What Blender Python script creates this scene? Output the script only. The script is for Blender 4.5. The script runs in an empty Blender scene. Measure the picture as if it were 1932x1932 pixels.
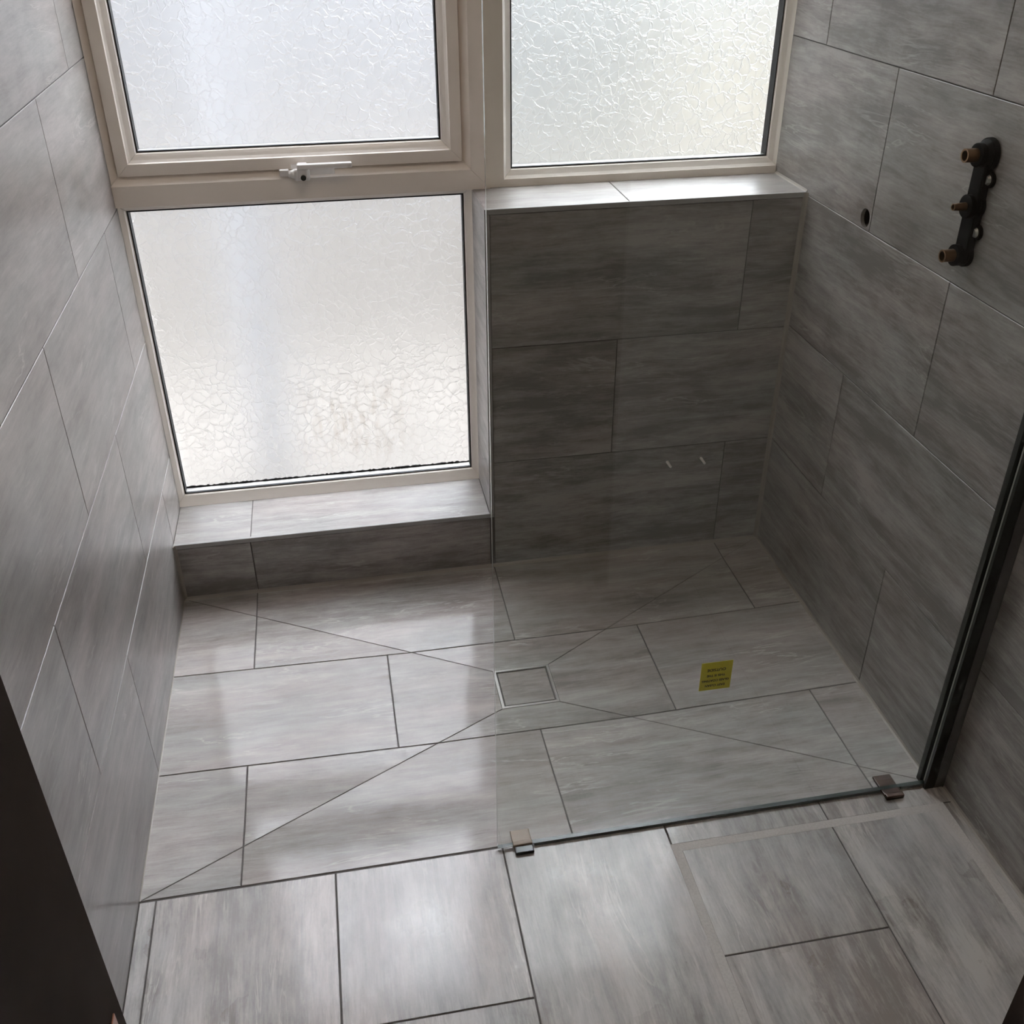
import bpy, bmesh, math, random
from mathutils import Vector, Matrix

random.seed(4)
S = bpy.context.scene
COL = S.collection

# ------------------------------------------------------------------ camera
CAM_LOC = (0.4438, -2.1202, 1.5112)
PITCH, YAW, ROLL, FPX = map(float, (-32.1154, 10.2737, -0.325, 1899.9))
p_, y_, r_ = map(math.radians, (PITCH, YAW, ROLL))
fwd = Vector((math.sin(y_) * math.cos(p_), math.cos(y_) * math.cos(p_), math.sin(p_)))
rt = fwd.cross(Vector((0, 0, 1))).normalized()
up = rt.cross(fwd)
c_, s_ = math.cos(r_), math.sin(r_)
rt, up = c_ * rt + s_ * up, -s_ * rt + c_ * up
cam_data = bpy.data.cameras.new('camera')
cam = bpy.data.objects.new('camera', cam_data)
COL.objects.link(cam)
M3 = Matrix((rt, up, -fwd)).transposed()
cam.matrix_world = Matrix.Translation(CAM_LOC) @ M3.to_4x4()
cam_data.sensor_width = 36.0
cam_data.sensor_fit = 'HORIZONTAL'
cam_data.lens = FPX / 1932 * 36.0
cam_data.clip_start = 0.02
cam_data.clip_end = 200
S.camera = cam

# ------------------------------------------------------------------ colour management / render
S.view_settings.view_transform = 'Standard'
S.view_settings.look = 'None'
S.view_settings.gamma = 1.0
S.view_settings.use_curve_mapping = False
S.view_settings.exposure = 0.0
cy = S.cycles
cy.use_denoising = True
cy.use_adaptive_sampling = True
cy.adaptive_threshold = 0.05
cy.max_bounces = 10
cy.diffuse_bounces = 5
cy.glossy_bounces = 4
cy.transmission_bounces = 10
cy.transparent_max_bounces = 16
cy.sample_clamp_indirect = 12.0
cy.blur_glossy = 0.3

# ------------------------------------------------------------------ world: even overcast sky
W_ = bpy.data.worlds.new('overcast_sky')
S.world = W_
W_.use_nodes = True
nt = W_.node_tree
nt.nodes.clear()
wo = nt.nodes.new('ShaderNodeOutputWorld')
bg = nt.nodes.new('ShaderNodeBackground')
tcw = nt.nodes.new('ShaderNodeTexCoord')
sepw = nt.nodes.new('ShaderNodeSeparateXYZ')
rw = nt.nodes.new('ShaderNodeValToRGB')
rw.color_ramp.elements[0].position = 0.0
rw.color_ramp.elements[0].color = (0.51, 0.53, 0.565, 1)
rw.color_ramp.elements[1].position = 1.0
rw.color_ramp.elements[1].color = (0.81, 0.85, 0.93, 1)
nt.links.new(tcw.outputs['Generated'], sepw.inputs[0])
nt.links.new(sepw.outputs['Z'], rw.inputs[0])
nt.links.new(rw.outputs[0], bg.inputs['Color'])
SKY = 28.5
bg.inputs['Strength'].default_value = SKY
nt.links.new(bg.outputs[0], wo.inputs[0])

# ------------------------------------------------------------------ warm ceiling lamp of the room (fixture built further down)
LAMP = (0.60, -0.95, 2.375)
ld = bpy.data.lights.new('ceiling_lamp_light', 'AREA')
ld.shape = 'DISK'; ld.size = 0.22; ld.energy = 3.3; ld.color = (1.0, 0.80, 0.62)
lamp_light = bpy.data.objects.new('ceiling_lamp_light', ld)
lamp_light.location = (LAMP[0], LAMP[1], LAMP[2] - 0.012)
COL.objects.link(lamp_light)

# ------------------------------------------------------------------ dimensions (metres)
W = 1.500          # shower width, left wall face x=0, right wall face x=W
WO = 1.520         # right wall face beyond the glass screen
YG = -0.895        # glass screen plane
YF = -0.890        # end of the shower floor
YD = -1.650        # wall with the doorway
WY = 0.180         # front of the window frames
S1, S2 = 0.160, 0.920   # low and high ledge
XC = 0.772         # step between the two ledges
CEIL = 2.40
ROWS = [0.0, 0.305, 0.609, 0.914, 1.217, 1.520, 1.823, 2.126, 2.40]


# ------------------------------------------------------------------ material helpers
def mat(name):
    m = bpy.data.materials.new(name)
    m.use_nodes = True
    return m, m.node_tree, m.node_tree.nodes['Principled BSDF']


def simple(name, col, rough=0.5, metal=0.0, bump=0.0, bscale=60.0, var=0.0, spec=0.5):
    m, t, b = mat(name)
    b.inputs['Base Color'].default_value = (*col, 1)
    b.inputs['Roughness'].default_value = rough
    b.inputs['Metallic'].default_value = metal
    b.inputs['Specular IOR Level'].default_value = spec
    tc = t.nodes.new('ShaderNodeTexCoord')
    n = t.nodes.new('ShaderNodeTexNoise')
    n.inputs['Scale'].default_value = bscale
    n.inputs['Detail'].default_value = 4
    t.links.new(tc.outputs['Object'], n.inputs['Vector'])
    if var:
        r = t.nodes.new('ShaderNodeValToRGB')
        r.color_ramp.elements[0].position = 0.3
        r.color_ramp.elements[1].position = 0.7
        r.color_ramp.elements[0].color = (*[c * (1 - var) for c in col], 1)
        r.color_ramp.elements[1].color = (*[min(1, c * (1 + var)) for c in col], 1)
        t.links.new(n.outputs['Fac'], r.inputs[0])
        t.links.new(r.outputs[0], b.inputs['Base Color'])
    if bump:
        bp = t.nodes.new('ShaderNodeBump')
        bp.inputs['Strength'].default_value = bump
        bp.inputs['Distance'].default_value = 0.002
        t.links.new(n.outputs['Fac'], bp.inputs['Height'])
        t.links.new(bp.outputs[0], b.inputs['Normal'])
    return m


def tile_material(name, rough, bumpy, coat=0.0, haze=0.0, gain=1.04, spec=0.5, gloss_var=0.12):
    """vein-cut grey porcelain: long soft streaks along local x"""
    m, t, b = mat(name)
    N, L = t.nodes, t.links
    tc = N.new('ShaderNodeTexCoord')
    oi = N.new('ShaderNodeObjectInfo')
    off = N.new('ShaderNodeVectorMath'); off.operation = 'SCALE'; off.inputs['Scale'].default_value = 37.0
    L.new(oi.outputs['Color'], off.inputs[0])
    add = N.new('ShaderNodeVectorMath'); add.operation = 'ADD'
    L.new(tc.outputs['Object'], add.inputs[0]); L.new(off.outputs[0], add.inputs[1])
    # slow warp so that the streaks wander
    warp = N.new('ShaderNodeTexNoise'); warp.inputs['Scale'].default_value = 3.2; warp.inputs['Detail'].default_value = 3
    L.new(add.outputs[0], warp.inputs['Vector'])
    wsub = N.new('ShaderNodeVectorMath'); wsub.operation = 'SUBTRACT'; wsub.inputs[1].default_value = (.5, .5, .5)
    L.new(warp.outputs['Color'], wsub.inputs[0])
    wsc = N.new('ShaderNodeVectorMath'); wsc.operation = 'MULTIPLY'; wsc.inputs[1].default_value = (0.035, 0.03, 0)
    L.new(wsub.outputs[0], wsc.inputs[0])
    add2 = N.new('ShaderNodeVectorMath'); add2.operation = 'ADD'
    L.new(add.outputs[0], add2.inputs[0]); L.new(wsc.outputs[0], add2.inputs[1])

    def noise(sx, sy, detail=4, rough_=0.55, dist=0.0):
        mp = N.new('ShaderNodeMapping'); mp.inputs['Scale'].default_value = (sx, sy, 1)
        L.new(add2.outputs[0], mp.inputs['Vector'])
        n = N.new('ShaderNodeTexNoise')
        n.inputs['Scale'].default_value = 1.0; n.inputs['Detail'].default_value = detail
        n.inputs['Roughness'].default_value = rough_; n.inputs['Distortion'].default_value = dist
        L.new(mp.outputs[0], n.inputs['Vector'])
        return n.outputs['Fac']

    def math_(op, a, b_=None, v=None, clamp=False):
        n = N.new('ShaderNodeMath'); n.operation = op; n.use_clamp = clamp
        if isinstance(a, (int, float)): n.inputs[0].default_value = a
        else: L.new(a, n.inputs[0])
        if b_ is not None: L.new(b_, n.inputs[1])
        if v is not None: n.inputs[1].default_value = v
        return n.outputs[0]

    broad = noise(2.0, 13, 5, 0.62, 0.25)
    mid = noise(6.5, 46, 6, 0.70)
    mott = noise(16, 34, 5, 0.65)
    fine = noise(22, 300, 3, 0.6)
    grain = noise(180, 320, 2, 0.5)
    s = math_('ADD', math_('MULTIPLY', broad, v=0.55), math_('MULTIPLY', mid, v=0.45))
    s = math_('ADD', s, math_('MULTIPLY', math_('SUBTRACT', fine, v=0.5), v=0.18))
    s = math_('ADD', s, math_('MULTIPLY', math_('SUBTRACT', mott, v=0.5), v=0.22))
    s = math_('ADD', s, math_('MULTIPLY', math_('SUBTRACT', grain, v=0.5), v=0.06))
    s = math_('ADD', math_('MULTIPLY', math_('SUBTRACT', s, v=0.505), oi.outputs['Alpha']), v=0.505)   # figure strength differs tile to tile
    r = N.new('ShaderNodeValToRGB')
    e = r.color_ramp.elements
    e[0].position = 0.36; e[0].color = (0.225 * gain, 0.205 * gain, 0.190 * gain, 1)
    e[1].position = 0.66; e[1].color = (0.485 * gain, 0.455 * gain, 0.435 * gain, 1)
    for p, c in ((0.45, (0.300, 0.277, 0.260)), (0.52, (0.362, 0.336, 0.318)), (0.59, (0.420, 0.392, 0.373))):
        x = e.new(p); x.color = (*[v * gain for v in c], 1)
    L.new(s, r.inputs[0])
    # pinkish / greenish drift between streaks
    drift = noise(3.0, 9, 2)
    dr = N.new('ShaderNodeValToRGB')
    dr.color_ramp.elements[0].position = 0.35; dr.color_ramp.elements[0].color = (0.975, 1.0, 0.99, 1)
    dr.color_ramp.elements[1].position = 0.65; dr.color_ramp.elements[1].color = (1.035, 0.99, 0.975, 1)
    L.new(drift, dr.inputs[0])
    mul = N.new('ShaderNodeMix'); mul.data_type = 'RGBA'; mul.blend_type = 'MULTIPLY'; mul.inputs['Factor'].default_value = 1
    L.new(r.outputs[0], mul.inputs['A']); L.new(dr.outputs[0], mul.inputs['B'])
    # thin pale veins
    vn = noise(2.0, 15, 5, 0.62, 0.5)
    ridge = math_('ABSOLUTE', math_('SUBTRACT', vn, v=0.5))
    rid = math_('SUBTRACT', 1.0, math_('MULTIPLY', ridge, v=75.0), clamp=True)
    msk = math_('MULTIPLY', math_('SUBTRACT', noise(4, 8, 2), v=0.47), v=7.0, clamp=True)
    vf = math_('MULTIPLY', math_('MULTIPLY', rid, msk), v=0.62)
    mx = N.new('ShaderNodeMix'); mx.data_type = 'RGBA'
    L.new(vf, mx.inputs['Factor']); L.new(mul.outputs['Result'], mx.inputs['A'])
    mx.inputs['B'].default_value = (0.60 * gain, 0.57 * gain, 0.53 * gain, 1)
    colour = mx.outputs['Result']
    if haze:   # dried grout film wiped over the tile
        hn = N.new('ShaderNodeTexNoise'); hn.inputs['Scale'].default_value = 4.5; hn.inputs['Detail'].default_value = 7; hn.inputs['Roughness'].default_value = 0.7
        L.new(add.outputs[0], hn.inputs['Vector'])
        hr = math_('MULTIPLY', math_('MULTIPLY', math_('SUBTRACT', hn.outputs['Fac'], v=0.47), v=6.0, clamp=True), v=haze)
        hm = N.new('ShaderNodeMix'); hm.data_type = 'RGBA'
        L.new(hr, hm.inputs['Factor']); L.new(colour, hm.inputs['A']); hm.inputs['B'].default_value = (0.47, 0.465, 0.47, 1)
        colour = hm.outputs['Result']
    L.new(colour, b.inputs['Base Color'])
    # sheen: a little uneven
    blot = N.new('ShaderNodeTexNoise'); blot.inputs['Scale'].default_value = 9; blot.inputs['Detail'].default_value = 5
    L.new(add.outputs[0], blot.inputs['Vector'])
    rr = N.new('ShaderNodeMapRange')
    rr.inputs['From Min'].default_value = 0.3; rr.inputs['From Max'].default_value = 0.7
    rr.inputs['To Min'].default_value = rough - gloss_var; rr.inputs['To Max'].default_value = rough + gloss_var
    L.new(blot.outputs['Fac'], rr.inputs['Value'])
    L.new(rr.outputs[0], b.inputs['Roughness'])
    b.inputs['Specular IOR Level'].default_value = spec
    # slight orange-peel relief
    pn = N.new('ShaderNodeTexNoise'); pn.inputs['Scale'].default_value = 160; pn.inputs['Detail'].default_value = 3
    L.new(add.outputs[0], pn.inputs['Vector'])
    hsum = math_('MULTIPLY', pn.outputs['Fac'], v=0.7)
    bp = N.new('ShaderNodeBump'); bp.inputs['Strength'].default_value = bumpy; bp.inputs['Distance'].default_value = 0.001
    L.new(hsum, bp.inputs['Height'])
    L.new(bp.outputs[0], b.inputs['Normal'])
    if coat:   # thin polished film with a fine pitted surface
        b.inputs['Coat Weight'].default_value = coat
        b.inputs['Coat Roughness'].default_value = 0.05
        sp = N.new('ShaderNodeTexNoise'); sp.inputs['Scale'].default_value = 210; sp.inputs['Detail'].default_value = 2
        L.new(add.outputs[0], sp.inputs['Vector'])
        b2 = N.new('ShaderNodeBump'); b2.inputs['Strength'].default_value = 0.10; b2.inputs['Distance'].default_value = 0.001
        L.new(sp.outputs['Fac'], b2.inputs['Height']); L.new(b2.outputs[0], b.inputs['Coat Normal'])
    return m


M = {}
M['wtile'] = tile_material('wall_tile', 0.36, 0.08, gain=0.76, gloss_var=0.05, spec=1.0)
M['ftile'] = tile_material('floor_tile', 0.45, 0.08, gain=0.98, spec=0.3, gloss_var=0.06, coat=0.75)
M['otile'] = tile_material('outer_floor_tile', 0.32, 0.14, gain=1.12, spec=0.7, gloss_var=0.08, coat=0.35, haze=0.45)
M['grout'] = simple('grout', (0.11, 0.10, 0.095), 0.85, bump=0.3, bscale=400)
M['grout_light'] = simple('pale_grout', (0.52, 0.49, 0.465), 0.6, bump=0.3, bscale=250, var=0.08)
M['silicone'] = simple('silicone', (0.30, 0.27, 0.235), 0.4)
M['trim'] = simple('grey_trim', (0.34, 0.33, 0.32), 0.35, spec=0.5)
M['pvc'] = simple('white_pvc', (0.90, 0.83, 0.755), 0.33, var=0.02, bscale=8)
M['pvc_bead'] = simple('white_pvc_bead', (0.91, 0.85, 0.78), 0.30)
M['rubber'] = simple('black_gasket', (0.008, 0.008, 0.009), 0.6)
M['plaster'] = simple('white_plaster', (0.84, 0.82, 0.79), 0.8, bump=0.1)
M['hall'] = simple('hall_paint', (0.22, 0.20, 0.18), 0.8, bump=0.1)
M['jamb'] = simple('dark_brown_wood', (0.045, 0.030, 0.022), 0.75, spec=0.15, var=0.15, bscale=12)
M['steel'] = simple('steel', (0.72, 0.70, 0.67), 0.30, metal=0.75)
M['chrome_dark'] = simple('dark_channel', (0.02, 0.022, 0.018), 0.3, metal=0.0)
M['black_plastic'] = simple('black_plastic', (0.003, 0.003, 0.003), 0.65, spec=0.12)
M['black_gloss'] = simple('black_gloss', (0.006, 0.006, 0.005), 0.15)
M['brass'] = simple('brass', (0.26, 0.15, 0.08), 0.38, metal=0.9)
M['brass_in'] = simple('brass_bore', (0.03, 0.018, 0.01), 0.6)
M['zinc'] = simple('zinc', (0.42, 0.42, 0.40), 0.4, metal=0.7)
M['brown_plastic'] = simple('brown_plastic', (0.085, 0.05, 0.035), 0.35)
M['tan_plastic'] = simple('tan_plastic', (0.30, 0.22, 0.16), 0.4)
M['yellow'] = simple('yellow_film', (0.78, 0.64, 0.03), 0.5)
M['ink'] = simple('ink', (0.03, 0.02, 0.005), 0.6)
M['white_handle'] = simple('white_handle', (0.82, 0.80, 0.78), 0.28)
M['dark_hole'] = simple('dark_void', (0.01, 0.009, 0.008), 0.8)
M['copper'] = simple('copper_strike', (0.40, 0.20, 0.14), 0.35, metal=0.8)
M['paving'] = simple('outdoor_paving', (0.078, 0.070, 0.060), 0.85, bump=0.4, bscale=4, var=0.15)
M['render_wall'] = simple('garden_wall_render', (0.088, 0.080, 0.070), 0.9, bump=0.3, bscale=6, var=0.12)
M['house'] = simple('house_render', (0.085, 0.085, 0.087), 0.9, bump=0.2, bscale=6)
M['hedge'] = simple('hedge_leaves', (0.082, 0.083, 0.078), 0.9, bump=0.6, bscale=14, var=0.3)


def clear_glass(name, col, rough=0.0, ior=1.5):
    m = bpy.data.materials.new(name); m.use_nodes = True
    t = m.node_tree; t.nodes.clear()
    o = t.nodes.new('ShaderNodeOutputMaterial')
    g = t.nodes.new('ShaderNodeBsdfGlass')
    g.inputs['Color'].default_value = (*col, 1); g.inputs['Roughness'].default_value = rough; g.inputs['IOR'].default_value = ior
    t.links.new(g.outputs[0], o.inputs['Surface'])
    return m, t, g, o


# screen glass: thin clear pane (fresnel reflection, faint green tint), plus a darker green polished edge
m = bpy.data.materials.new('screen_glass'); m.use_nodes = True
M['screen'] = m
t = m.node_tree; t.nodes.clear()
o = t.nodes.new('ShaderNodeOutputMaterial')
ms = t.nodes.new('ShaderNodeMixShader'); fr = t.nodes.new('ShaderNodeFresnel'); gm = t.nodes.new('ShaderNodeNewGeometry'); im = t.nodes.new('ShaderNodeMapRange')
im.inputs['To Min'].default_value = 1.45; im.inputs['To Max'].default_value = 1 / 1.45   # same reflectance from either side of each face
t.links.new(gm.outputs['Backfacing'], im.inputs['Value']); t.links.new(im.outputs[0], fr.inputs['IOR'])
tr = t.nodes.new('ShaderNodeBsdfTransparent'); tr.inputs['Color'].default_value = (0.945, 0.955, 0.94, 1)
gl = t.nodes.new('ShaderNodeBsdfGlossy'); gl.inputs['Roughness'].default_value = 0.0
t.links.new(fr.outputs[0], ms.inputs[0]); t.links.new(tr.outputs[0], ms.inputs[1]); t.links.new(gl.outputs[0], ms.inputs[2])
t.links.new(ms.outputs[0], o.inputs['Surface'])
M['screen_edge'] = simple('polished_glass_edge', (0.56, 0.56, 0.51), 0.12, spec=0.9)

# obscure window glass: rough, with a raised network of veins
m, t, g, o = clear_glass('obscure_glass', (0.975, 0.972, 0.966), 0.43, 1.35)
M['obscure'] = m
tc = t.nodes.new('ShaderNodeTexCoord')
nz = t.nodes.new('ShaderNodeTexNoise'); nz.inputs['Scale'].default_value = 28; nz.inputs['Detail'].default_value = 3
mxv = t.nodes.new('ShaderNodeMix'); mxv.data_type = 'VECTOR'; mxv.inputs['Factor'].default_value = 0.045
vo = t.nodes.new('ShaderNodeTexVoronoi'); vo.feature = 'DISTANCE_TO_EDGE'; vo.inputs['Scale'].default_value = 46
t.links.new(tc.outputs['Object'], nz.inputs['Vector'])
t.links.new(tc.outputs['Object'], mxv.inputs['A']); t.links.new(nz.outputs['Color'], mxv.inputs['B'])
t.links.new(mxv.outputs['Result'], vo.inputs['Vector'])
mr = t.nodes.new('ShaderNodeMapRange'); mr.interpolation_type = 'SMOOTHSTEP'
mr.inputs['From Min'].default_value = 0.0; mr.inputs['From Max'].default_value = 0.10
t.links.new(vo.outputs['Distance'], mr.inputs['Value'])
bp = t.nodes.new('ShaderNodeBump'); bp.inputs['Strength'].default_value = 0.6; bp.inputs['Distance'].default_value = 0.002
t.links.new(mr.outputs[0], bp.inputs['Height'])
t.links.new(bp.outputs[0], g.inputs['Normal'])
# water-run grime on the lower pane
sp = t.nodes.new('ShaderNodeSeparateXYZ'); t.links.new(tc.outputs['Object'], sp.inputs[0])
def nmath(op, a, b, clamp=False):
    n = t.nodes.new('ShaderNodeMath'); n.operation = op; n.use_clamp = clamp
    for i, v in enumerate((a, b)):
        if isinstance(v, (int, float)): n.inputs[i].default_value = v
        else: t.links.new(v, n.inputs[i])
    return n.outputs[0]
dx = nmath('MULTIPLY', nmath('ABSOLUTE', nmath('SUBTRACT', sp.outputs['X'], 0.46), 0), 6.5)
dz = nmath('MULTIPLY', nmath('ABSOLUTE', nmath('SUBTRACT', sp.outputs['Z'], 0.335), 0), 8.0)
region = nmath('SUBTRACT', 1.15, nmath('MAXIMUM', dx, dz), True)
mpg = t.nodes.new('ShaderNodeMapping'); mpg.inputs['Scale'].default_value = (60, 1, 16)
t.links.new(tc.outputs['Object'], mpg.inputs['Vector'])
ng = t.nodes.new('ShaderNodeTexNoise'); ng.inputs['Scale'].default_value = 1.0; ng.inputs['Detail'].default_value = 5; ng.inputs['Roughness'].default_value = 0.7
t.links.new(mpg.outputs[0], ng.inputs['Vector'])
grime = nmath('MULTIPLY', nmath('MULTIPLY', nmath('SUBTRACT', ng.outputs['Fac'], 0.46), 3.5, True), nmath('MULTIPLY', region, 0.55))
gmx = t.nodes.new('ShaderNodeMix'); gmx.data_type = 'RGBA'
t.links.new(grime, gmx.inputs['Factor'])
gmx.inputs['A'].default_value = (0.975, 0.972, 0.966, 1); gmx.inputs['B'].default_value = (0.62, 0.56, 0.50, 1)
t.links.new(gmx.outputs['Result'], g.inputs['Color'])


# ------------------------------------------------------------------ mesh helpers
def link(name, bm, m, parent=None, kind=None, label=None, cat=None, group=None, smooth=False, bevel=0.0):
    me = bpy.data.meshes.new(name)
    bmesh.ops.recalc_face_normals(bm, faces=bm.faces)
    bm.to_mesh(me); bm.free()
    if smooth:
        for p in me.polygons: p.use_smooth = True
    o = bpy.data.objects.new(name, me)
    COL.objects.link(o)
    if m is not None: me.materials.append(M[m] if isinstance(m, str) else m)
    if parent is not None: o.parent = parent
    tag(o, label, cat, group, kind)
    if bevel:
        md = o.modifiers.new('bevel', 'BEVEL'); md.width = bevel; md.segments = 2; md.limit_method = 'ANGLE'
        md.angle_limit = math.radians(40)
    return o


def tag(o, label=None, cat=None, group=None, kind=None):
    if label: o['label'] = label
    if cat: o['category'] = cat
    if group: o['group'] = group
    if kind: o['kind'] = kind
    return o


def empty(name, loc=(0, 0, 0), **k):
    o = bpy.data.objects.new(name, None)
    o.empty_display_size = 0.05
    o.location = loc
    COL.objects.link(o)
    tag(o, **k)
    return o


def box(bm, x0, x1, y0, y1, z0, z1):
    v = [bm.verts.new((x, y, z)) for x in (x0, x1) for y in (y0, y1) for z in (z0, z1)]
    for f in ((0, 1, 3, 2), (4, 6, 7, 5), (0, 4, 5, 1), (2, 3, 7, 6), (0, 2, 6, 4), (1, 5, 7, 3)):
        bm.faces.new([v[i] for i in f])


def boxes(*bs):
    bm = bmesh.new()
    for b in bs: box(bm, *b)
    return bm


def tube(bm, c, axis, r0, r1, L, seg=24, inner=None, cap0=True, cap1=True):
    """cylinder / cone from c along axis; inner = bore radius (open tube)"""
    a = Vector(axis).normalized()
    u = a.orthogonal().normalized(); w = a.cross(u)
    c = Vector(c)

    def ring(r, d):
        return [bm.verts.new(c + a * d + (u * math.cos(i * math.tau / seg) + w * math.sin(i * math.tau / seg)) * r) for i in range(seg)]
    A, B = ring(r0, 0), ring(r1, L)

    def bridge(P, Q):
        for i in range(seg): bm.faces.new((P[i], P[(i + 1) % seg], Q[(i + 1) % seg], Q[i]))
    bridge(A, B)
    if inner:
        C_, D = ring(inner, L), ring(inner, 0)
        bridge(B, C_); bridge(C_, D); bridge(D, A)
    else:
        if cap0: bm.faces.new(A)
        if cap1: bm.faces.new(B)


# ------------------------------------------------------------------ polygon helpers
def area(P):
    return 0.5 * sum(P[i][0] * P[(i + 1) % len(P)][1] - P[(i + 1) % len(P)][0] * P[i][1] for i in range(len(P)))


def clip(P, Q):
    """convex P clipped by convex CCW Q"""
    out = list(P)
    for i in range(len(Q)):
        a, b = Q[i], Q[(i + 1) % len(Q)]
        nx, ny = -(b[1] - a[1]), b[0] - a[0]
        src, out = out, []
        for j in range(len(src)):
            p, q = src[j], src[(j + 1) % len(src)]
            dp = (p[0] - a[0]) * nx + (p[1] - a[1]) * ny
            dq = (q[0] - a[0]) * nx + (q[1] - a[1]) * ny
            if dp >= 0: out.append(p)
            if dp * dq < 0:
                k = dp / (dp - dq)
                out.append((p[0] + (q[0] - p[0]) * k, p[1] + (q[1] - p[1]) * k))
        if not out: return []
    res = []
    for p in out:
        if not res or math.hypot(p[0] - res[-1][0], p[1] - res[-1][1]) > 1e-4: res.append(p)
    if len(res) > 1 and math.hypot(res[0][0] - res[-1][0], res[0][1] - res[-1][1]) < 1e-4: res.pop()
    return res


def inset(P, d):
    if area(P) < 0: P = P[::-1]
    n = len(P); Q = []
    lines = []
    for i in range(n):
        a, b = P[i], P[(i + 1) % n]
        l = math.hypot(b[0] - a[0], b[1] - a[1])
        nx, ny = -(b[1] - a[1]) / l, (b[0] - a[0]) / l
        lines.append((nx, ny, nx * a[0] + ny * a[1] + d))
    for i in range(n):
        a, b = lines[i - 1], lines[i]
        det = a[0] * b[1] - a[1] * b[0]
        if abs(det) < 1e-6: Q.append((P[i][0] + a[0] * d, P[i][1] + a[1] * d)); continue
        Q.append(((a[2] * b[1] - a[1] * b[2]) / det, (a[0] * b[2] - a[2] * b[0]) / det))
    return Q


def rect(u0, u1, v0, v1):
    return [(u0, v0), (u1, v0), (u1, v1), (u0, v1)]


def prism(P, centre, t=0.008, c=0.0007, hfun=None):
    """tile piece with a tiny arris; P in wall coordinates, local origin = centre"""
    if area(P) < 0: P = P[::-1]
    T = inset(P, c)
    h = hfun or (lambda p: 0.0)
    bm = bmesh.new()
    cx, cy_ = centre
    B = [bm.verts.new((p[0] - cx, p[1] - cy_, h(p) - t)) for p in P]
    Mi = [bm.verts.new((p[0] - cx, p[1] - cy_, h(p) - c)) for p in P]
    Tt = [bm.verts.new((p[0] - cx, p[1] - cy_, h(p))) for p in T]
    n = len(P)
    for A_, C_ in ((B, Mi), (Mi, Tt)):
        for i in range(n): bm.faces.new((A_[i], A_[(i + 1) % n], C_[(i + 1) % n], C_[i]))
    bm.faces.new(Tt); bm.faces.new(B[::-1])
    return bm


def holed(P, hc, hr, centre, t=0.008):
    """rectangular tile with a drilled round hole"""
    u0, v0 = P[0]; u1, v1 = P[2]
    n = 40; bm = bmesh.new()
    rings = []
    angs = sorted([i * math.tau / n for i in range(n)] + [math.atan2(b - hc[1], a - hc[0]) % math.tau for a, b in P])
    for rr, z in (('o', 0), ('h', 0), ('h', -t), ('o', -t)):
        row = []
        for a in angs:
            ca, sa = math.cos(a), math.sin(a)
            if rr == 'h': p = (hc[0] + hr * ca, hc[1] + hr * sa)
            else:
                ks = []
                if ca > 1e-9: ks.append((u1 - hc[0]) / ca)
                if ca < -1e-9: ks.append((u0 - hc[0]) / ca)
                if sa > 1e-9: ks.append((v1 - hc[1]) / sa)
                if sa < -1e-9: ks.append((v0 - hc[1]) / sa)
                k = min(ks); p = (hc[0] + k * ca, hc[1] + k * sa)
            row.append(bm.verts.new((p[0] - centre[0], p[1] - centre[1], z)))
        rings.append(row)
    m_ = len(angs)
    for k in range(4):
        A_, B_ = rings[k], rings[(k + 1) % 4]
        for i in range(m_): bm.faces.new((A_[i], A_[(i + 1) % m_], B_[(i + 1) % m_], B_[i]))
    return bm


def place(o, origin, U, V, N_):
    m4 = Matrix((Vector(U), Vector(V), Vector(N_))).transposed().to_4x4()
    m4.translation = Vector(origin)
    o.matrix_basis = m4


def seed_colour(o, k, lo=0.85, hi=1.15):
    r = random.Random(k)
    o.color = (r.random(), r.random(), r.random(), r.uniform(lo, hi))


def tile(parent, P, centre, fr, m='wtile', seed=None, hfun=None, bm=None, rot=False):
    """fr = (origin, U, V, N): P are (u,v); rot = streaks along v"""
    origin, U, V, N_ = [Vector(a) for a in fr]
    if rot:   # local x = V, local y = -U
        P = [(p[1], -p[0]) for p in P]; centre = (centre[1], -centre[0])
        if hfun:
            h0 = hfun; hfun = lambda q: h0((-q[1], q[0]))
        U, V = V, -U
    bm = bm or prism(P, centre, hfun=hfun)
    o = link('tile', bm, m, parent)
    place(o, origin + U * centre[0] + V * centre[1], U, V, N_)
    strong = m == 'otile' or N_.y < -0.5 or N_.x < -0.5
    seed_colour(o, seed if seed is not None else random.random(), *((1.3, 1.8) if strong else (0.8, 1.1)))
    return o


G = 0.0010   # half joint on walls


def run_rows(parent, fr, u0, u1, rows, joints, m='wtile', hole=None, vclip=None):
    """rows: list of v edges; joints[i]: u of a joint in row i (bond length .597)"""
    n = 0
    for i in range(len(rows) - 1):
        v0, v1 = rows[i], rows[i + 1]
        if vclip and (v1 <= vclip[0] + .01 or v0 >= vclip[1] - .01): continue
        a = joints[i]
        while a > u0: a -= 0.597
        while a < u1:
            lo, hi = max(a, u0), min(a + 0.597, u1)
            zz0, zz1 = (max(v0, vclip[0]), min(v1, vclip[1])) if vclip else (v0, v1)
            if hi - lo > 0.012:
                P = rect(lo + G, hi - G, zz0 + G, zz1 - G)
                cen = (a + 0.2985, (v0 + v1) / 2)
                if hole and lo < hole[0] < hi and zz0 < hole[1] < zz1:
                    tile(parent, P, cen, fr, m, bm=holed(P, hole[:2], hole[2], cen))
                else:
                    tile(parent, P, cen, fr, m)
                n += 1
            a += 0.597
    return n


# ================================================================== SETTING: structure
# ---- left wall
wl = link('wall_left', boxes((-0.12, -0.0016, YD, 0.27, -0.05, CEIL)), 'grout', kind='structure')
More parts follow.
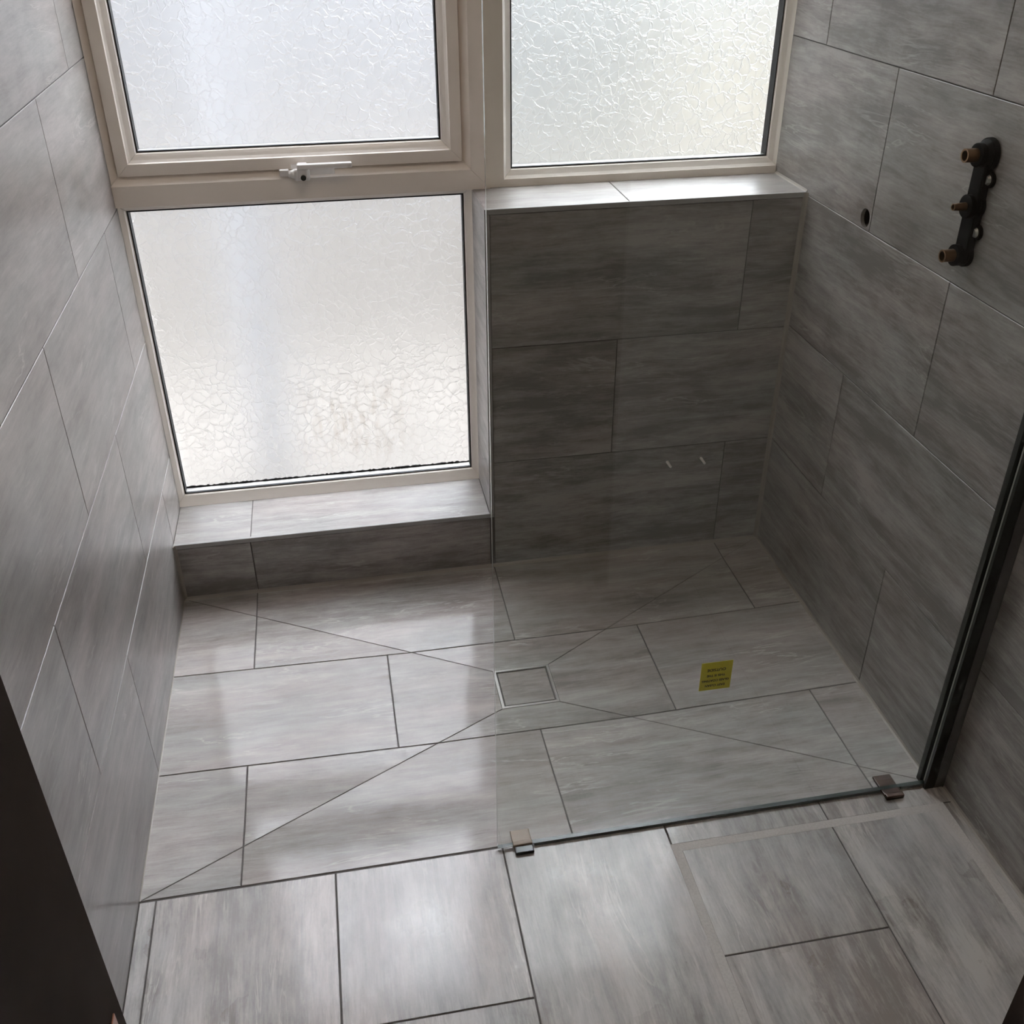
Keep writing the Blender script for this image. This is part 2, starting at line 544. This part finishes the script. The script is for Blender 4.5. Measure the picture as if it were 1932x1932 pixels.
# u = y (towards window positive), v = z, normal +x ; U x V = N -> (0,1,0)x(0,0,1)=(1,0,0)
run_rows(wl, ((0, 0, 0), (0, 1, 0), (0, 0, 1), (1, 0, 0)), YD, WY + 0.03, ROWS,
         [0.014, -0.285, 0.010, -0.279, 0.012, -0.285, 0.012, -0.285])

# ---- right wall: shower part (x = W) and outer part (x = WO)
bmw = boxes((W + 0.0016, W + 0.14, YG - 0.012, 0.27, -0.05, ROWS[3]),
            (W + 0.0016, W + 0.14, YG - 0.012, 0.27, ROWS[4], CEIL),
            (W + 0.0016, W + 0.14, YG - 0.012, -0.30, ROWS[3], ROWS[4]),
            (W + 0.0016, W + 0.14, -0.235, 0.27, ROWS[3], ROWS[4]),
            (W + 0.0016, W + 0.14, -0.30, -0.235, ROWS[3] + 0.06, ROWS[4]),
            (W + 0.06, W + 0.14, -0.30, -0.235, ROWS[3], ROWS[3] + 0.06),
            (WO + 0.0016, W + 0.14, YD, YG - 0.012, -0.05, CEIL))
wr = link('wall_right', bmw, 'grout', kind='structure')
# u = -y, v = z, normal -x : U=(0,-1,0), V=(0,0,1) -> UxV = (-1,0,0)
fr_r = ((W, 0, 0), (0, -1, 0), (0, 0, 1), (-1, 0, 0))
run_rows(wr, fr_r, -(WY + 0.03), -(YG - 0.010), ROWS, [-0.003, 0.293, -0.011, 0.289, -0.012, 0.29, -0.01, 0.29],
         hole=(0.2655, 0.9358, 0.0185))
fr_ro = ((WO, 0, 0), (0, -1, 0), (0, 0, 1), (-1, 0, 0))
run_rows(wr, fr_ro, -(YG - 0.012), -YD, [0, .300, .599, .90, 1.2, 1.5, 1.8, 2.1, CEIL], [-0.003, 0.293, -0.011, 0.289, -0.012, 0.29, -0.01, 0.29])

# ---- back wall below the windows: two ledges
wb = link('wall_back', boxes((0.0, XC + 0.0016, 0.0016, 0.26, -0.05, S1 - 0.0016),
                             (XC + 0.0016, W, 0.0016, 0.26, -0.05, S2 - 0.0016)), 'grout', kind='structure')
fr_b = ((0, 0, 0), (1, 0, 0), (0, 0, 1), (0, -1, 0))
TR = 0.011   # trim width
run_rows(wb, fr_b, 0.0, XC, ROWS, [0.180], vclip=(0, S1 - TR))
run_rows(wb, fr_b, XC + TR, W, [0, 0.3042, 0.6035, S2 - TR], [0.781, 0.483, 0.778], vclip=(0, S2 - TR))
# ledge tops: u = x, v = y, normal up
fr_t1 = ((0, 0, S1), (1, 0, 0), (0, 1, 0), (0, 0, 1))
tile(wb, rect(0 + G, 0.182 - G, TR * .2, WY), (-0.1, .1), fr_t1)
tile(wb, rect(0.182 + G, XC - G, TR * .2, WY), (0.48, .1), fr_t1)
fr_t2 = ((0, 0, S2), (1, 0, 0), (0, 1, 0), (0, 0, 1))
tile(wb, rect(XC + TR * .2, 1.092 - G, TR * .2, WY), (0.8, .1), fr_t2)
tile(wb, rect(1.092 + G, W - G, TR * .2, WY), (1.39, .1), fr_t2)
# reveal of the step, facing the low window (normal -x)
tile(wb, rect(-WY, -TR * .2, S1 + G, S2 - .0015), (-.1, .5), ((XC, 0, 0), (0, -1, 0), (0, 0, 1), (-1, 0, 0)))

# metal edge trims on the arrises
def trim_run(name, bs):
    return link(name, boxes(*bs), 'trim', kind='structure', bevel=0.0012)
trim_run('trim_1', [(0.0, XC + TR - .0005, -0.0012, 0.007, S1 - TR, S1 + 0.0006)])
trim_run('trim_2', [(XC - 0.0006, XC + TR, -0.0012, 0.007, S1 + 0.001, S2 - TR - .0003)])
trim_run('trim_3', [(XC - 0.0006, W, -0.0012, 0.007, S2 - TR, S2 + 0.0006)])

# ---- silicone beads in the corners
def bead(name, a, b, d1, d2, s=0.006):
    """triangular fillet from a to b; d1,d2 unit directions of the two faces"""
    bm = bmesh.new()
    a, b, d1, d2 = map(Vector, (a, b, d1, d2))
    R_ = []
    for p in (a, b):
        R_.append([bm.verts.new(p), bm.verts.new(p + d1 * s), bm.verts.new(p + (d1 + d2) * s * 0.36), bm.verts.new(p + d2 * s)])
    for i in range(4): bm.faces.new((R_[0][i], R_[0][(i + 1) % 4], R_[1][(i + 1) % 4], R_[1][i]))
    bm.faces.new(R_[0][::-1]); bm.faces.new(R_[1])
    return link(name, bm, 'silicone', kind='structure')
bead('trim_4', (0, 0, 0), (W, 0, 0), (0, -1, 0), (0, 0, 1), 0.007)
bead('trim_5', (W, 0, 0), (W, 0, S2), (-1, 0, 0), (0, -1, 0), 0.009)
bead('trim_6', (0, 0, 0), (0, 0, S1), (1, 0, 0), (0, -1, 0), 0.008)
bead('trim_7', (0, 0, 0), (0, YF, 0), (1, 0, 0), (0, 0, 1), 0.0025)
bead('trim_8', (W, 0, 0), (W, YF, 0), (-1, 0, 0), (0, 0, 1), 0.006)
bead('trim_9', (W, 0, S2), (W, WY, S2), (-1, 0, 0), (0, 0, 1), 0.005)
bead('trim_10', (WO, YG - .015, 0), (WO, YD, 0), (-1, 0, 0), (0, 0, 1), 0.006)

# ---- floor
fl = link('floor', boxes((-0.1, W + 0.12, YD - 0.14, 0.1, -0.10, -0.019), (-0.1, W + 0.12, YD - 0.14, YF, -0.019, -0.0016)), 'grout', kind='structure')
D0, D1, E0, E1 = 0.7113, 0.8390, -0.3900, -0.5145     # drain opening
HD = 0.016
def fall(p):
    x, y = p
    return -HD * max(0, min(x / D0, (W - x) / (W - D1), y / E0, (y - YF) / (E1 - YF), 1))
facets = {
    'back': [(D0, E0), (D1, E0), (W, 0), (0, 0)],
    'right': [(D1, E1), (W, YF), (W, 0), (D1, E0)],
    'front': [(0, YF), (W, YF), (D1, E1), (D0, E1)],
    'left': [(0, YF), (D0, E1), (D0, E0), (0, 0)],
}
bed = bmesh.new()
vs = {k: bed.verts.new((*k, fall(k) - 0.0016)) for k in {p for f in facets.values() for p in f}}
for f in facets.values(): bed.faces.new([vs[p] for p in f])
link('mortar_bed', bed, 'grout', fl)
GF = 0.0013
ycut = [0.0, -0.2935, -0.5934, YF]
js = [[0.1775, 0.780, 1.379], [0.479, 1.079], [0.174, 0.779, 1.384]]
fr_f = ((0, 0, 0), (1, 0, 0), (0, 1, 0), (0, 0, 1))
for i in range(3):
    ed = [0.0] + js[i] + [W]
    for k in range(len(ed) - 1):
        a, b = ed[k], ed[k + 1]
        cen = ((b - 0.3) if k == 0 else (a + 0.3), (ycut[i] + ycut[i + 1]) / 2)
        Pt = rect(a + GF, b - GF, ycut[i + 1] + GF, ycut[i] - GF)
        sd = 1000 + i * 10 + k
        for nm, F in facets.items():
            Fi = inset(F, 0.0007)
            Q = clip(Pt, Fi)
            if len(Q) < 3 or abs(area(Q)) < 2e-4: continue
            try:
                tile(fl, Q, cen, fr_f, 'ftile', seed=sd, hfun=fall)
            except ValueError:
                pass
# outer floor: tiles laid the other way, cut by two wide pale joints
YB_ = -0.952   # wide joint in front of the screen
XB_ = 0.960    # wide joint running towards the door
GO = 0.0014
def otile(a, b, y0, y1, sd, cy0=None):
    P = rect(a + GO, b - GO, y0 + GO, y1 - GO)
    cen = ((a + b) / 2 if b - a > .2 else b - .15, cy0 if cy0 is not None else (y0 + y1) / 2)
    tile(fl, P, cen, fr_f, 'otile', seed=sd, rot=True)
YO = YF - 0.002
otile(0.0, 0.029, YD - .12, YO, 2001)
otile(0.029, 0.340, -1.492, YO, 2002); otile(0.029, 0.340, YD - .12, -1.492, 2003)
otile(0.340, 0.645, -1.192, YO, 2004, -0.89); otile(0.340, 0.645, YD - .12, -1.192, 2005)
otile(0.645, XB_ - .007, -1.492, YO, 2006); otile(0.645, XB_ - .007, YD - .12, -1.492, 2007)
otile(XB_ - .007, 1.263, YB_ + .007, YO, 2008, -0.85); otile(1.263, 1.5195, YB_ + .007, YO, 2009, -0.85)
otile(XB_ + .007, 1.263, -1.178, YB_ - .007, 2008, -0.85); otile(XB_ + .007, 1.263, YD - .12, -1.178, 2010)
otile(1.263, 1.483, YD - .12, YB_ - .007, 2009, -0.85)
otile(1.497, WO, YD - .12, YB_ + .007, 2012)
for b_ in ((XB_ - .0086, XB_ + .0086, YD - .12, YB_ + .0086, -0.005, -0.0002),
           (XB_ + .0086, 1.4814, YB_ - .0086, YB_ + .0086, -0.005, -0.0002),
           (1.4814, 1.4986, YD - .12, YB_ + .0086, -0.005, -0.0002)):
    link('grout_strip', boxes(b_), 'grout_light', fl)

# ---- ceiling, head wall above the windows, wall with the doorway, hallway behind the camera
link('ceiling', boxes((-0.12, W + 0.14, YD - 0.0, 0.27, CEIL, CEIL + 0.1)), 'plaster', kind='structure')
link('wall_back_upper', boxes((0.0, W, WY + .002, 0.26, 2.22, CEIL)), 'plaster', kind='structure')
JX0, JX1, DT = 0.2385, 1.015, 0.16
link('wall_front', boxes((-0.12, JX0 - 0.03, YD - DT, YD, -0.1, CEIL), (JX1 + 0.03, W + 0.14, YD - DT, YD, -0.1, CEIL),
                         (JX0 - 0.03, JX1 + 0.03, YD - DT, YD, 2.06, CEIL)), 'plaster', kind='structure')
HY = -3.4
link('wall_hallway', boxes((-0.5, -0.4, HY, YD - DT, -0.1, CEIL + .05), (1.7, 1.8, HY, YD - DT, -0.1, CEIL + .05), (-0.5, 1.8, HY - .1, HY, -0.1, CEIL + .05),
                           (-0.5, -0.12, YD - DT, YD - DT + .1, -0.1, CEIL + .05), (W + .14, 1.8, YD - DT, YD - DT + .1, -0.1, CEIL + .05)), 'hall', kind='structure')
link('ceiling_hallway', boxes((-0.5, 1.8, HY, YD, CEIL, CEIL + .1)), 'plaster', kind='structure')
link('floor_hallway', boxes((-0.5, 1.8, HY, YD - DT - .02, -0.1, -0.002)), 'hall', kind='structure')

# ---- door_1: dark timber lining of the doorway the camera looks through
d1 = empty('door_1', (0.63, YD - DT / 2, 0), kind='structure')
def child(name, bm, m, par, **k):
    o = link(name, bm, m, par, **k)
    o.matrix_parent_inverse = Matrix.Translation(-Vector(par.location)) if par.type == 'EMPTY' else Matrix.Identity(4)
    return o
child('jamb', boxes((JX0 - 0.03, JX0 - 0.0, YD - DT - .005, YD + 0.004, 0, 2.06)), 'jamb', d1, bevel=0.001)
child('jamb', boxes((JX1, JX1 + 0.03, YD - 0.022, YD + 0.004, 0, 2.06), (JX1 + 0.012, JX1 + 0.03, YD - DT - .005, YD - 0.022, 0, 2.06)), 'jamb', d1, bevel=0.001)
child('door_head', boxes((JX0 - 0.03, JX1 + 0.03, YD - DT - .005, YD + 0.004, 2.06, 2.09)), 'jamb', d1)
child('strike_plate', boxes((JX0, JX0 + 0.0015, YD - 0.060, YD - 0.012, 0.70, 0.836)), 'copper', d1, bevel=0.0005)

# ================================================================== WINDOWS
def member(par, name, R0, prof, side, m, gap=0.0003):
    """one mitred side of a frame round the opening R0=(x0,x1,z0,z1).
    prof: closed list of (outward offset, y)."""
    x0, x1, z0, z1 = R0
    bm = bmesh.new()
    ends = []
    for e in (0, 1):
        row = []
        for off, yy in prof:
            if side == 'bottom': p = ((x0 - off + gap) if e == 0 else (x1 + off - gap), yy, z0 - off)
            elif side == 'top': p = ((x0 - off + gap) if e == 0 else (x1 + off - gap), yy, z1 + off)
            elif side == 'left': p = (x0 - off, yy, (z0 - off + gap) if e == 0 else (z1 + off - gap))
            else: p = (x1 + off, yy, (z0 - off + gap) if e == 0 else (z1 + off - gap))
            row.append(bm.verts.new(p))
        ends.append(row)
    n = len(prof)
    for i in range(n): bm.faces.new((ends[0][i], ends[0][(i + 1) % n], ends[1][(i + 1) % n], ends[1][i]))
    bm.faces.new(ends[0]); bm.faces.new(ends[1][::-1])
    return child(name, bm, m, par)


def ring(par, base, R0, prof, m, sides='lrtb', per=None):
    for s_n, ch, nm in (('left', 'l', 'stile'), ('right', 'r', 'stile'), ('top', 't', 'rail'), ('bottom', 'b', 'rail')):
        if ch in sides:
            member(par, base + '_' + nm, R0, (per or {}).get(ch, prof), s_n, m)


ZT = 2.22
GY = 0.228     # obscure pane front
BEADP = [(0, GY), (0, WY + 0.020), (0.002, WY + 0.014), (0.007, WY + 0.011), (0.013, WY + 0.008), (0.018, WY + 0.0035), (0.018, GY)]


def glazing(par, R0):
    x0, x1, z0, z1 = R0
    s = 0.0028
    # black gasket + spacer bar seen round the pane
    for nm, (a, b) in (('gasket', (WY + 0.019, WY + 0.026)), ('spacer_bar', (WY + 0.026, GY))):
        ins = -s if nm == 'gasket' else -s * 0.8
        child(nm, _ringmesh(R0, ins, 0.0, a, b), 'rubber', par)
    # bright aluminium sill of the spacer with a dark line of old sealant at the back
    child('spacer_sill', boxes((x0 + s, x1 - s, WY + 0.0262, GY - 0.005, z0, z0 + s)), 'steel', par)
    bm = bmesh.new(); rr = random.Random(int(x0 * 1e4)); n = 150; rows = []
    for i in range(n + 1):   # ragged top edge
        x = x0 + s + (x1 - x0 - 2 * s) * i / n
        hgt = z0 + s + 0.0015 + 0.0035 * rr.random()
        rows.append([bm.verts.new(p) for p in ((x, GY - .003, z0), (x, GY - .003, hgt), (x, GY - .0004, hgt), (x, GY - .0004, z0))])
    for i in range(n):
        for k in range(4): bm.faces.new((rows[i][k], rows[i][(k + 1) % 4], rows[i + 1][(k + 1) % 4], rows[i + 1][k]))
    bm.faces.new(rows[0]); bm.faces.new(rows[-1][::-1])
    if par.name == 'window_2': child('sealant', bm, 'rubber', par)
    else: bm.free()
    bm = bmesh.new(); box(bm, x0 - .004, x1 + .004, GY, GY + 0.004, z0 - .004, z1 + .004)
    child('pane', bm, 'obscure', par)


def _ringmesh(R0, ins, out, y0, y1):
    x0, x1, z0, z1 = R0
    bm = bmesh.new()
    L_ = []
    for off, y in ((ins, y0), (out, y0), (out, y1), (ins, y1)):
        L_.append([bm.verts.new(p) for p in ((x0 - off, y, z0 - off), (x1 + off, y, z0 - off), (x1 + off, y, z1 + off), (x0 - off, y, z1 + off))])
    for k in range(4):
        A_, B_ = L_[k], L_[(k + 1) % 4]
        for i in range(4): bm.faces.new((A_[i], A_[(i + 1) % 4], B_[(i + 1) % 4], B_[i]))
    return bm


# window_1: opening casement top left
w1 = empty('window_1', (0.38, WY, 0.93), kind='structure')
G1 = (0.060, 0.708, 1.0255, ZT - 0.09)
ring(w1, 'bead', G1, BEADP, 'pvc_bead')
glazing(w1, G1)
# sash: offset 0.018..0.0445 beyond the glass, stands slightly proud
SASH = [(0.018, GY), (0.018, WY + 0.003), (0.0195, WY - 0.001), (0.0435, WY - 0.001), (0.0445, WY + 0.001), (0.0445, GY)]
ring(w1, 'sash', G1, SASH, 'pvc')
# fixed frame round the sash, a chamfered step then a flat face
def fprof(a, b): return [(a, GY + 0.02), (a, WY + 0.012), (a + 0.0155, WY - 0.010), (b, WY - 0.010), (b, GY + 0.02)]
ring(w1, 'frame', G1, fprof(0.0465, 0.08), 'pvc', per={'l': [(0.0465, GY + .02), (0.0465, WY + .012), (0.0595, WY - .008), (0.0595, GY + .02)],
     'b': fprof(0.0465, 0.1062), 'r': fprof(0.0465, 0.0925)})
# window_2: fixed light below
w2 = empty('window_2', (0.38, WY, 0.16), kind='structure')
G2 = (0.0155, 0.755, 0.186, 0.905)
BB = [(0, GY), (0, WY + 0.020), (0.002, WY + 0.014), (0.007, WY + 0.011), (0.013, WY + 0.007), (0.0185, WY + 0.001), (0.0185, GY)]
ring(w2, 'bead', G2, BB, 'pvc_bead', per={'l': [(0, GY), (0, WY + .02), (0.004, WY + .012), (0.015, WY + .004), (0.015, GY)], 'b': [(0, GY), (0, WY + 0.020), (0.002, WY + 0.014), (0.009, WY + 0.010), (0.017, WY + 0.005), (0.0255, WY - 0.001), (0.0255, GY)]})
ring(w2, 'frame', G2, fprof(0.0185, 0.03), 'pvc', sides='r', per={'r': [(0.0185, GY + .02), (0.0185, WY - .0), (0.03, WY - .0), (0.03, GY + .02)]})
glazing(w2, G2)
# window_3: fixed light top right
w3 = empty('window_3', (1.15, WY, 0.93), kind='structure')
G3 = (0.866, 1.481, 0.955, ZT - 0.05)
ring(w3, 'bead', G3, BB, 'pvc_bead')
ring(w3, 'frame', G3, BB, 'pvc', per={
    'l': [(0.0185, GY + .02), (0.0185, WY - .001), (0.020, WY - .003), (0.0643, WY - .003), (0.0652, WY), (0.0652, GY + .02)],
    'b': [(0.0185, GY + .02), (0.0185, WY - .001), (0.035, WY - .003), (0.035, GY + .02)],
    'r': [(0.0185, GY + .02), (0.0185, WY - .001), (0.019, WY - .001), (0.019, GY + .02)],
    't': fprof(0.0185, 0.05)})
glazing(w3, G3)

# casement handle
hy = WY - 0.001
h = child('handle', boxes((0.382, 0.416, hy - 0.022, hy, 0.960, 0.985)), 'white_handle', w1, bevel=0.004)
def sub(name, bm, m, par, **k):
    o = link(name, bm, m, par, **k)
    o.matrix_parent_inverse = par.matrix_parent_inverse.inverted_safe() if False else Matrix.Identity(4)
    return o
sub('lever', boxes((0.390, 0.5075, hy - 0.040, hy - 0.026, 0.987, 0.9985), (0.390, 0.412, hy - 0.036, hy - 0.004, 0.968, 0.996)), 'white_handle', h, bevel=0.003)
bmk = bmesh.new(); tube(bmk, (0.402, hy - 0.018, 0.9705), (0, -1, 0), 0.0062, 0.0058, 0.022)
sub('key_barrel', bmk, 'chrome_dark', h)
bmn = bmesh.new(); tube(bmn, (0.384, hy - 0.014, 0.974), (-1, 0, 0), 0.011, 0.006, 0.014)
sub('neck', bmn, 'white_handle', h, smooth=True)
sub('latch_tongue', boxes((0.352, 0.372, hy - 0.018, hy - 0.004, 0.970, 0.984)), 'white_handle', h, bevel=0.002)
child('handle_plate', boxes((0.378, 0.47, hy - 0.003, hy, 0.966, 0.992)), 'white_handle', w1, bevel=0.001)

# ================================================================== GLASS SCREEN
XS0, XS1 = 0.6355, W - 0.014
gs = empty('shower_screen', ((XS0 + XS1) / 2, YG, 0), label='frameless clear glass shower screen standing on the tiled floor, with yellow sticker', cat='shower screen')
bmg = boxes((XS0, XS1, YG - 0.004, YG + 0.004, 0.0075, 2.0))
gp = child('glass_panel', bmg, 'screen', gs)
gp.data.materials.append(M['screen_edge'])
gp.data.materials.append(simple('ground_glass_edge', (0.05, 0.065, 0.058), 0.25))
for f in gp.data.polygons:
    if abs(f.normal.y) < 0.5: f.material_index = 2 if f.normal.z < -0.5 else 1
child('wall_channel', boxes((W - 0.020, W - .0005, YG - 0.013, YG - 0.0065, 0.001, 2.0), (W - 0.020, W - .0005, YG + 0.0065, YG + 0.018, 0.001, 2.0),
                            (W - 0.004, W - .0005, YG - 0.0065, YG + 0.0065, 0.001, 2.0)), 'chrome_dark', gs, label='dark wall channel')
bms = bmesh.new()
for (a, b) in ((0.7035, 1.390), (1.4345, XS1 - .008)):
    box(bms, a, b, YG - 0.0045, YG + 0.0045, 0.0006, 0.0072)
M['seal'] = simple('grey_seal', (0.10, 0.115, 0.105), 0.4)
child('bottom_seal', bms, 'seal', gs)
# yellow sticker on the inner face, printed upside down
sx0, sx1, sz0, sz1 = 0.9925, 1.0485, 0.3225, 0.3845
st = child('sticker', boxes((sx0, sx1, YG + 0.0042, YG + 0.0045, sz0, sz1)), 'yellow', gs, label='yellow sticker printed upside down')
txts = [('EASY CLEAN', 0.3325, 0.0056, 1.0), ('GLASS COATING', 0.3435, 0.0056, 1.0), ('THIS IS THE', 0.3548, 0.0056, 1.0), ('OUTSIDE', 0.3672, 0.0072, 1.0)]
for body, zc, size, _ in txts:
    cu = bpy.data.curves.new('lettering', 'FONT')
    cu.body = body; cu.size = size * 1.14; cu.align_x = 'CENTER'; cu.align_y = 'CENTER'; cu.extrude = 0.00003; cu.offset = 0.00022
    to = bpy.data.objects.new('tmp', cu); COL.objects.link(to)
    dg = bpy.context.evaluated_depsgraph_get(); dg.update()
    me = bpy.data.meshes.new_from_object(to.evaluated_get(dg))
    bpy.data.objects.remove(to); bpy.data.curves.remove(cu)
    lo = bpy.data.objects.new('lettering', me); COL.objects.link(lo)
    me.materials.clear(); me.materials.append(M['ink'])
    lo.parent = st
    R = Matrix.Rotation(math.pi / 2, 4, 'X') @ Matrix.Rotation(math.pi, 4, 'Z')
    lo.matrix_basis = Matrix.Translation(((sx0 + sx1) / 2, YG + 0.00415, zc)) @ R
# the film is seen through the pane: the lettering lies on its room side

# packers under the pane
def packer(x0, x1, y0, y1, m, label, z1=0.0062):
    o = link('glass_packer', boxes((x0, x1, y0, y1, 0.0006, z1), (x0, x1, y0, y0 + .010, 0.0006, z1 + .004)), m, label=label, cat='packer',
             group='plastic packers under the glass screen', bevel=0.0015)
    return o
pk = packer(0.664, 0.700, -0.900, -0.862, 'tan_plastic', 'tan and black plastic packer under the screen glass, near its free corner on the left')
bmx = bmesh.new(); box(bmx, 0.6655, 0.7005, -0.9165, -0.9002, 0.0006, 0.0072)
lp = link('packer_lip', bmx, 'black_gloss', pk, label='black front lip', bevel=0.002)
packer(1.3935, 1.4300, -0.921, -0.862, 'brown_plastic', 'dark brown plastic packer under the screen glass, near the right wall')

# ================================================================== FLOOR DRAIN
fd = empty('floor_drain', ((D0 + D1) / 2, (E0 + E1) / 2, -HD), label='square tile-insert shower drain with a thin steel rim in the shower floor', cat='drain')
zd = -HD
R5 = 0.0055
bm = bmesh.new()
for b_ in ((D0, D1, E1, E1 + R5, zd - .03, zd + .0008), (D0, D1, E0 - R5, E0, zd - .03, zd + .0008),
           (D0, D0 + R5, E1 + R5, E0 - R5, zd - .03, zd + .0008), (D1 - R5, D1, E1 + R5, E0 - R5, zd - .03, zd + .0008)):
    box(bm, *b_)
child('rim', bm, 'steel', fd)
child('basin', boxes((D0 + R5, D1 - R5, E1 + R5, E0 - R5, zd - .03, zd - .007)), 'rubber', fd)
q = 0.0093
P = rect(D0 + q, D1 - q, E1 + q, E0 - q)
ti = child('tile_insert', boxes((D0 + q, D1 - q, E1 + q, E0 - q, zd - .016, zd - 0.0004)), 'ftile', fd, bevel=0.0006)
seed_colour(ti, 1011)

# ================================================================== SHOWER VALVE BRACKET on the right wall
VY = -0.615
sv = empty('shower_valve_bracket', (W, VY, 1.05), label='black shower bar bracket with three open brass pipe stubs on the right wall', cat='pipe bracket')
bm = bmesh.new()
ZTOP, ZM, ZB = 1.135, 1.0535, 0.972
box(bm, W - 0.016, W, VY - 0.017, VY + 0.016, ZB - 0.004, ZTOP + 0.004)
child('backplate', bm, 'black_plastic', sv, bevel=0.003)
for zc, rf, rb, lb, rs, re_ in ((ZTOP, 0.026, 0.0185, 0.026, 0.0108, 0.0108), (ZM, 0.021, 0.0190, 0.024, 0.0072, 0.0056), (ZB, 0.020, 0.0180, 0.026, 0.0105, 0.0105)):
    b_ = bmesh.new()
    tube(b_, (W, VY, zc), (-1, 0, 0), rf, rf, 0.009, 32)
    tube(b_, (W - 0.009, VY, zc), (-1, 0, 0), rf - 0.002, rb, 0.008, 32)
    tube(b_, (W - 0.016, VY, zc), (-1, 0, 0), rb, rb, lb - 0.016, 32)
    s_o = child('socket', b_, 'black_plastic', sv, bevel=0.001)
    b_ = bmesh.new()
    L0 = lb - 0.004
    tube(b_, (W - L0, VY, zc), (-1, 0, 0), rs, re_, 0.046 - L0, 28, inner=re_ * 0.74)
    if zc == ZM:
        pass
    child('brass_stub', b_, 'brass', sv)
    b_ = bmesh.new(); tube(b_, (W - L0 - .001, VY, zc), (-1, 0, 0), re_ * .72, re_ * .72, 0.002, 24)
    child('bore', b_, 'brass_in', sv)
for zc, yy in ((1.0990, -0.632), (1.0140, -0.632)):
    b_ = bmesh.new(); tube(b_, (W, yy, zc), (-1, 0, 0), 0.0125, 0.0125, 0.006, 24)
    ea = child('screw_ear', b_, 'black_plastic', sv)
    b_ = bmesh.new(); tube(b_, (W - 0.006, yy, zc), (-1, 0, 0), 0.0085, 0.006, 0.004, 20)
    child('screw', b_, 'zinc', sv)

# hole in the tile with the pipe end inside
b_ = bmesh.new(); tube(b_, (W + 0.0585, -0.2655, 0.9430), (-1, 0, 0), 0.0095, 0.0095, 0.045, 24, inner=0.0075)
link('pipe_end', b_, 'zinc', label='open pipe end recessed in a round hole drilled in the right wall tile', cat='pipe')
# two short white plastic pins in the back wall
def pin(x, z, label):
    t0 = empty('wall_pin', (x, 0, z), label=label, cat='pin', group='white plastic pins in the back wall')
    b_ = bmesh.new(); tube(b_, (x, 0, z), (0, -1, 0), 0.0065, 0.0055, 0.003, 20)
    child('flange', b_, 'trim', t0)
    b_ = bmesh.new(); tube(b_, (x, -0.002, z), (0, -1, 0), 0.0040, 0.0030, 0.028, 16)
    child('shank', b_, 'white_handle', t0)
pin(1.2275, 0.2630, 'left of the two short white plastic pins in the tile below the high ledge')
pin(1.3165, 0.2640, 'right of the two short white plastic pins in the tile below the high ledge')

# ================================================================== OUTSIDE
link('paving', boxes((-6, 8, 0.26, 14, -0.25, -0.05)), 'paving', kind='structure')
link('wall_outside_left', boxes((-0.12, 0.0, 0.23, 0.27, -.05, 3.0)), 'plaster', kind='structure')
link('wall_outside_right', boxes((W, W + 0.14, 0.23, 0.27, -.05, 3.0)), 'plaster', kind='structure')
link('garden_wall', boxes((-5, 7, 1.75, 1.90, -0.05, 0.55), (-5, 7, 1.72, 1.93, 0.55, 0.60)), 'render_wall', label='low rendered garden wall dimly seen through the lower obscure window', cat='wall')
link('sky_blocking_house', boxes((-8, 3.0, 5.5, 6.0, -0.05, 6.5), (3.0, 12, 5.5, 6.0, -0.05, 2.6)), 'house', label='made-up white rendered house wall, tall on the left to block the sky, dimly seen through the upper left obscure window', cat='house')  # made-up house, raised on the left to block the sky ahead
hb = bmesh.new()
bmesh.ops.create_grid(hb, x_segments=40, y_segments=12, size=1)
rnd = random.Random(3)
for v in hb.verts:
    v.co = Vector((3.6 + v.co.x * 1.9, 3.6 + 0.25 * rnd.uniform(-1, 1) + 0.5 * max(0, v.co.y), 0.5 + v.co.y * 0.65 + rnd.uniform(-.05, .05)))
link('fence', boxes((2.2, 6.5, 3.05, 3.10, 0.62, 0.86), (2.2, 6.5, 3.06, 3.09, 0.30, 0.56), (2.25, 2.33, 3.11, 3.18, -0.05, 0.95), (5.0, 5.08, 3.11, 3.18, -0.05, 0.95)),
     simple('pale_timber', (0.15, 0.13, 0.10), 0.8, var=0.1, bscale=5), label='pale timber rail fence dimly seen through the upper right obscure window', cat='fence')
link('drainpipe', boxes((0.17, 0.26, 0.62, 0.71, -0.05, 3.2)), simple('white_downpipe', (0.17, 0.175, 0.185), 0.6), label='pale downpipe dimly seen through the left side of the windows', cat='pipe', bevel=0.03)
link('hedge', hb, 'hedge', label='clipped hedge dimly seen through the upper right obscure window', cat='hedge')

# ================================================================== CEILING LAMP (above the frame)
cl = empty('ceiling_lamp', LAMP, label='round white ceiling lamp in the middle of the bathroom ceiling', cat='lamp')
b_ = bmesh.new(); tube(b_, (LAMP[0], LAMP[1], CEIL), (0, 0, -1), 0.15, 0.145, 0.03, 40)
child('lamp_base', b_, 'pvc', cl, bevel=0.004)

link('sky_blocker_left', boxes((-2.6, -2.2, 0.3, 5.5, -0.05, 5.5)), 'house', kind='structure')  # added block, cuts off sky light coming from the left
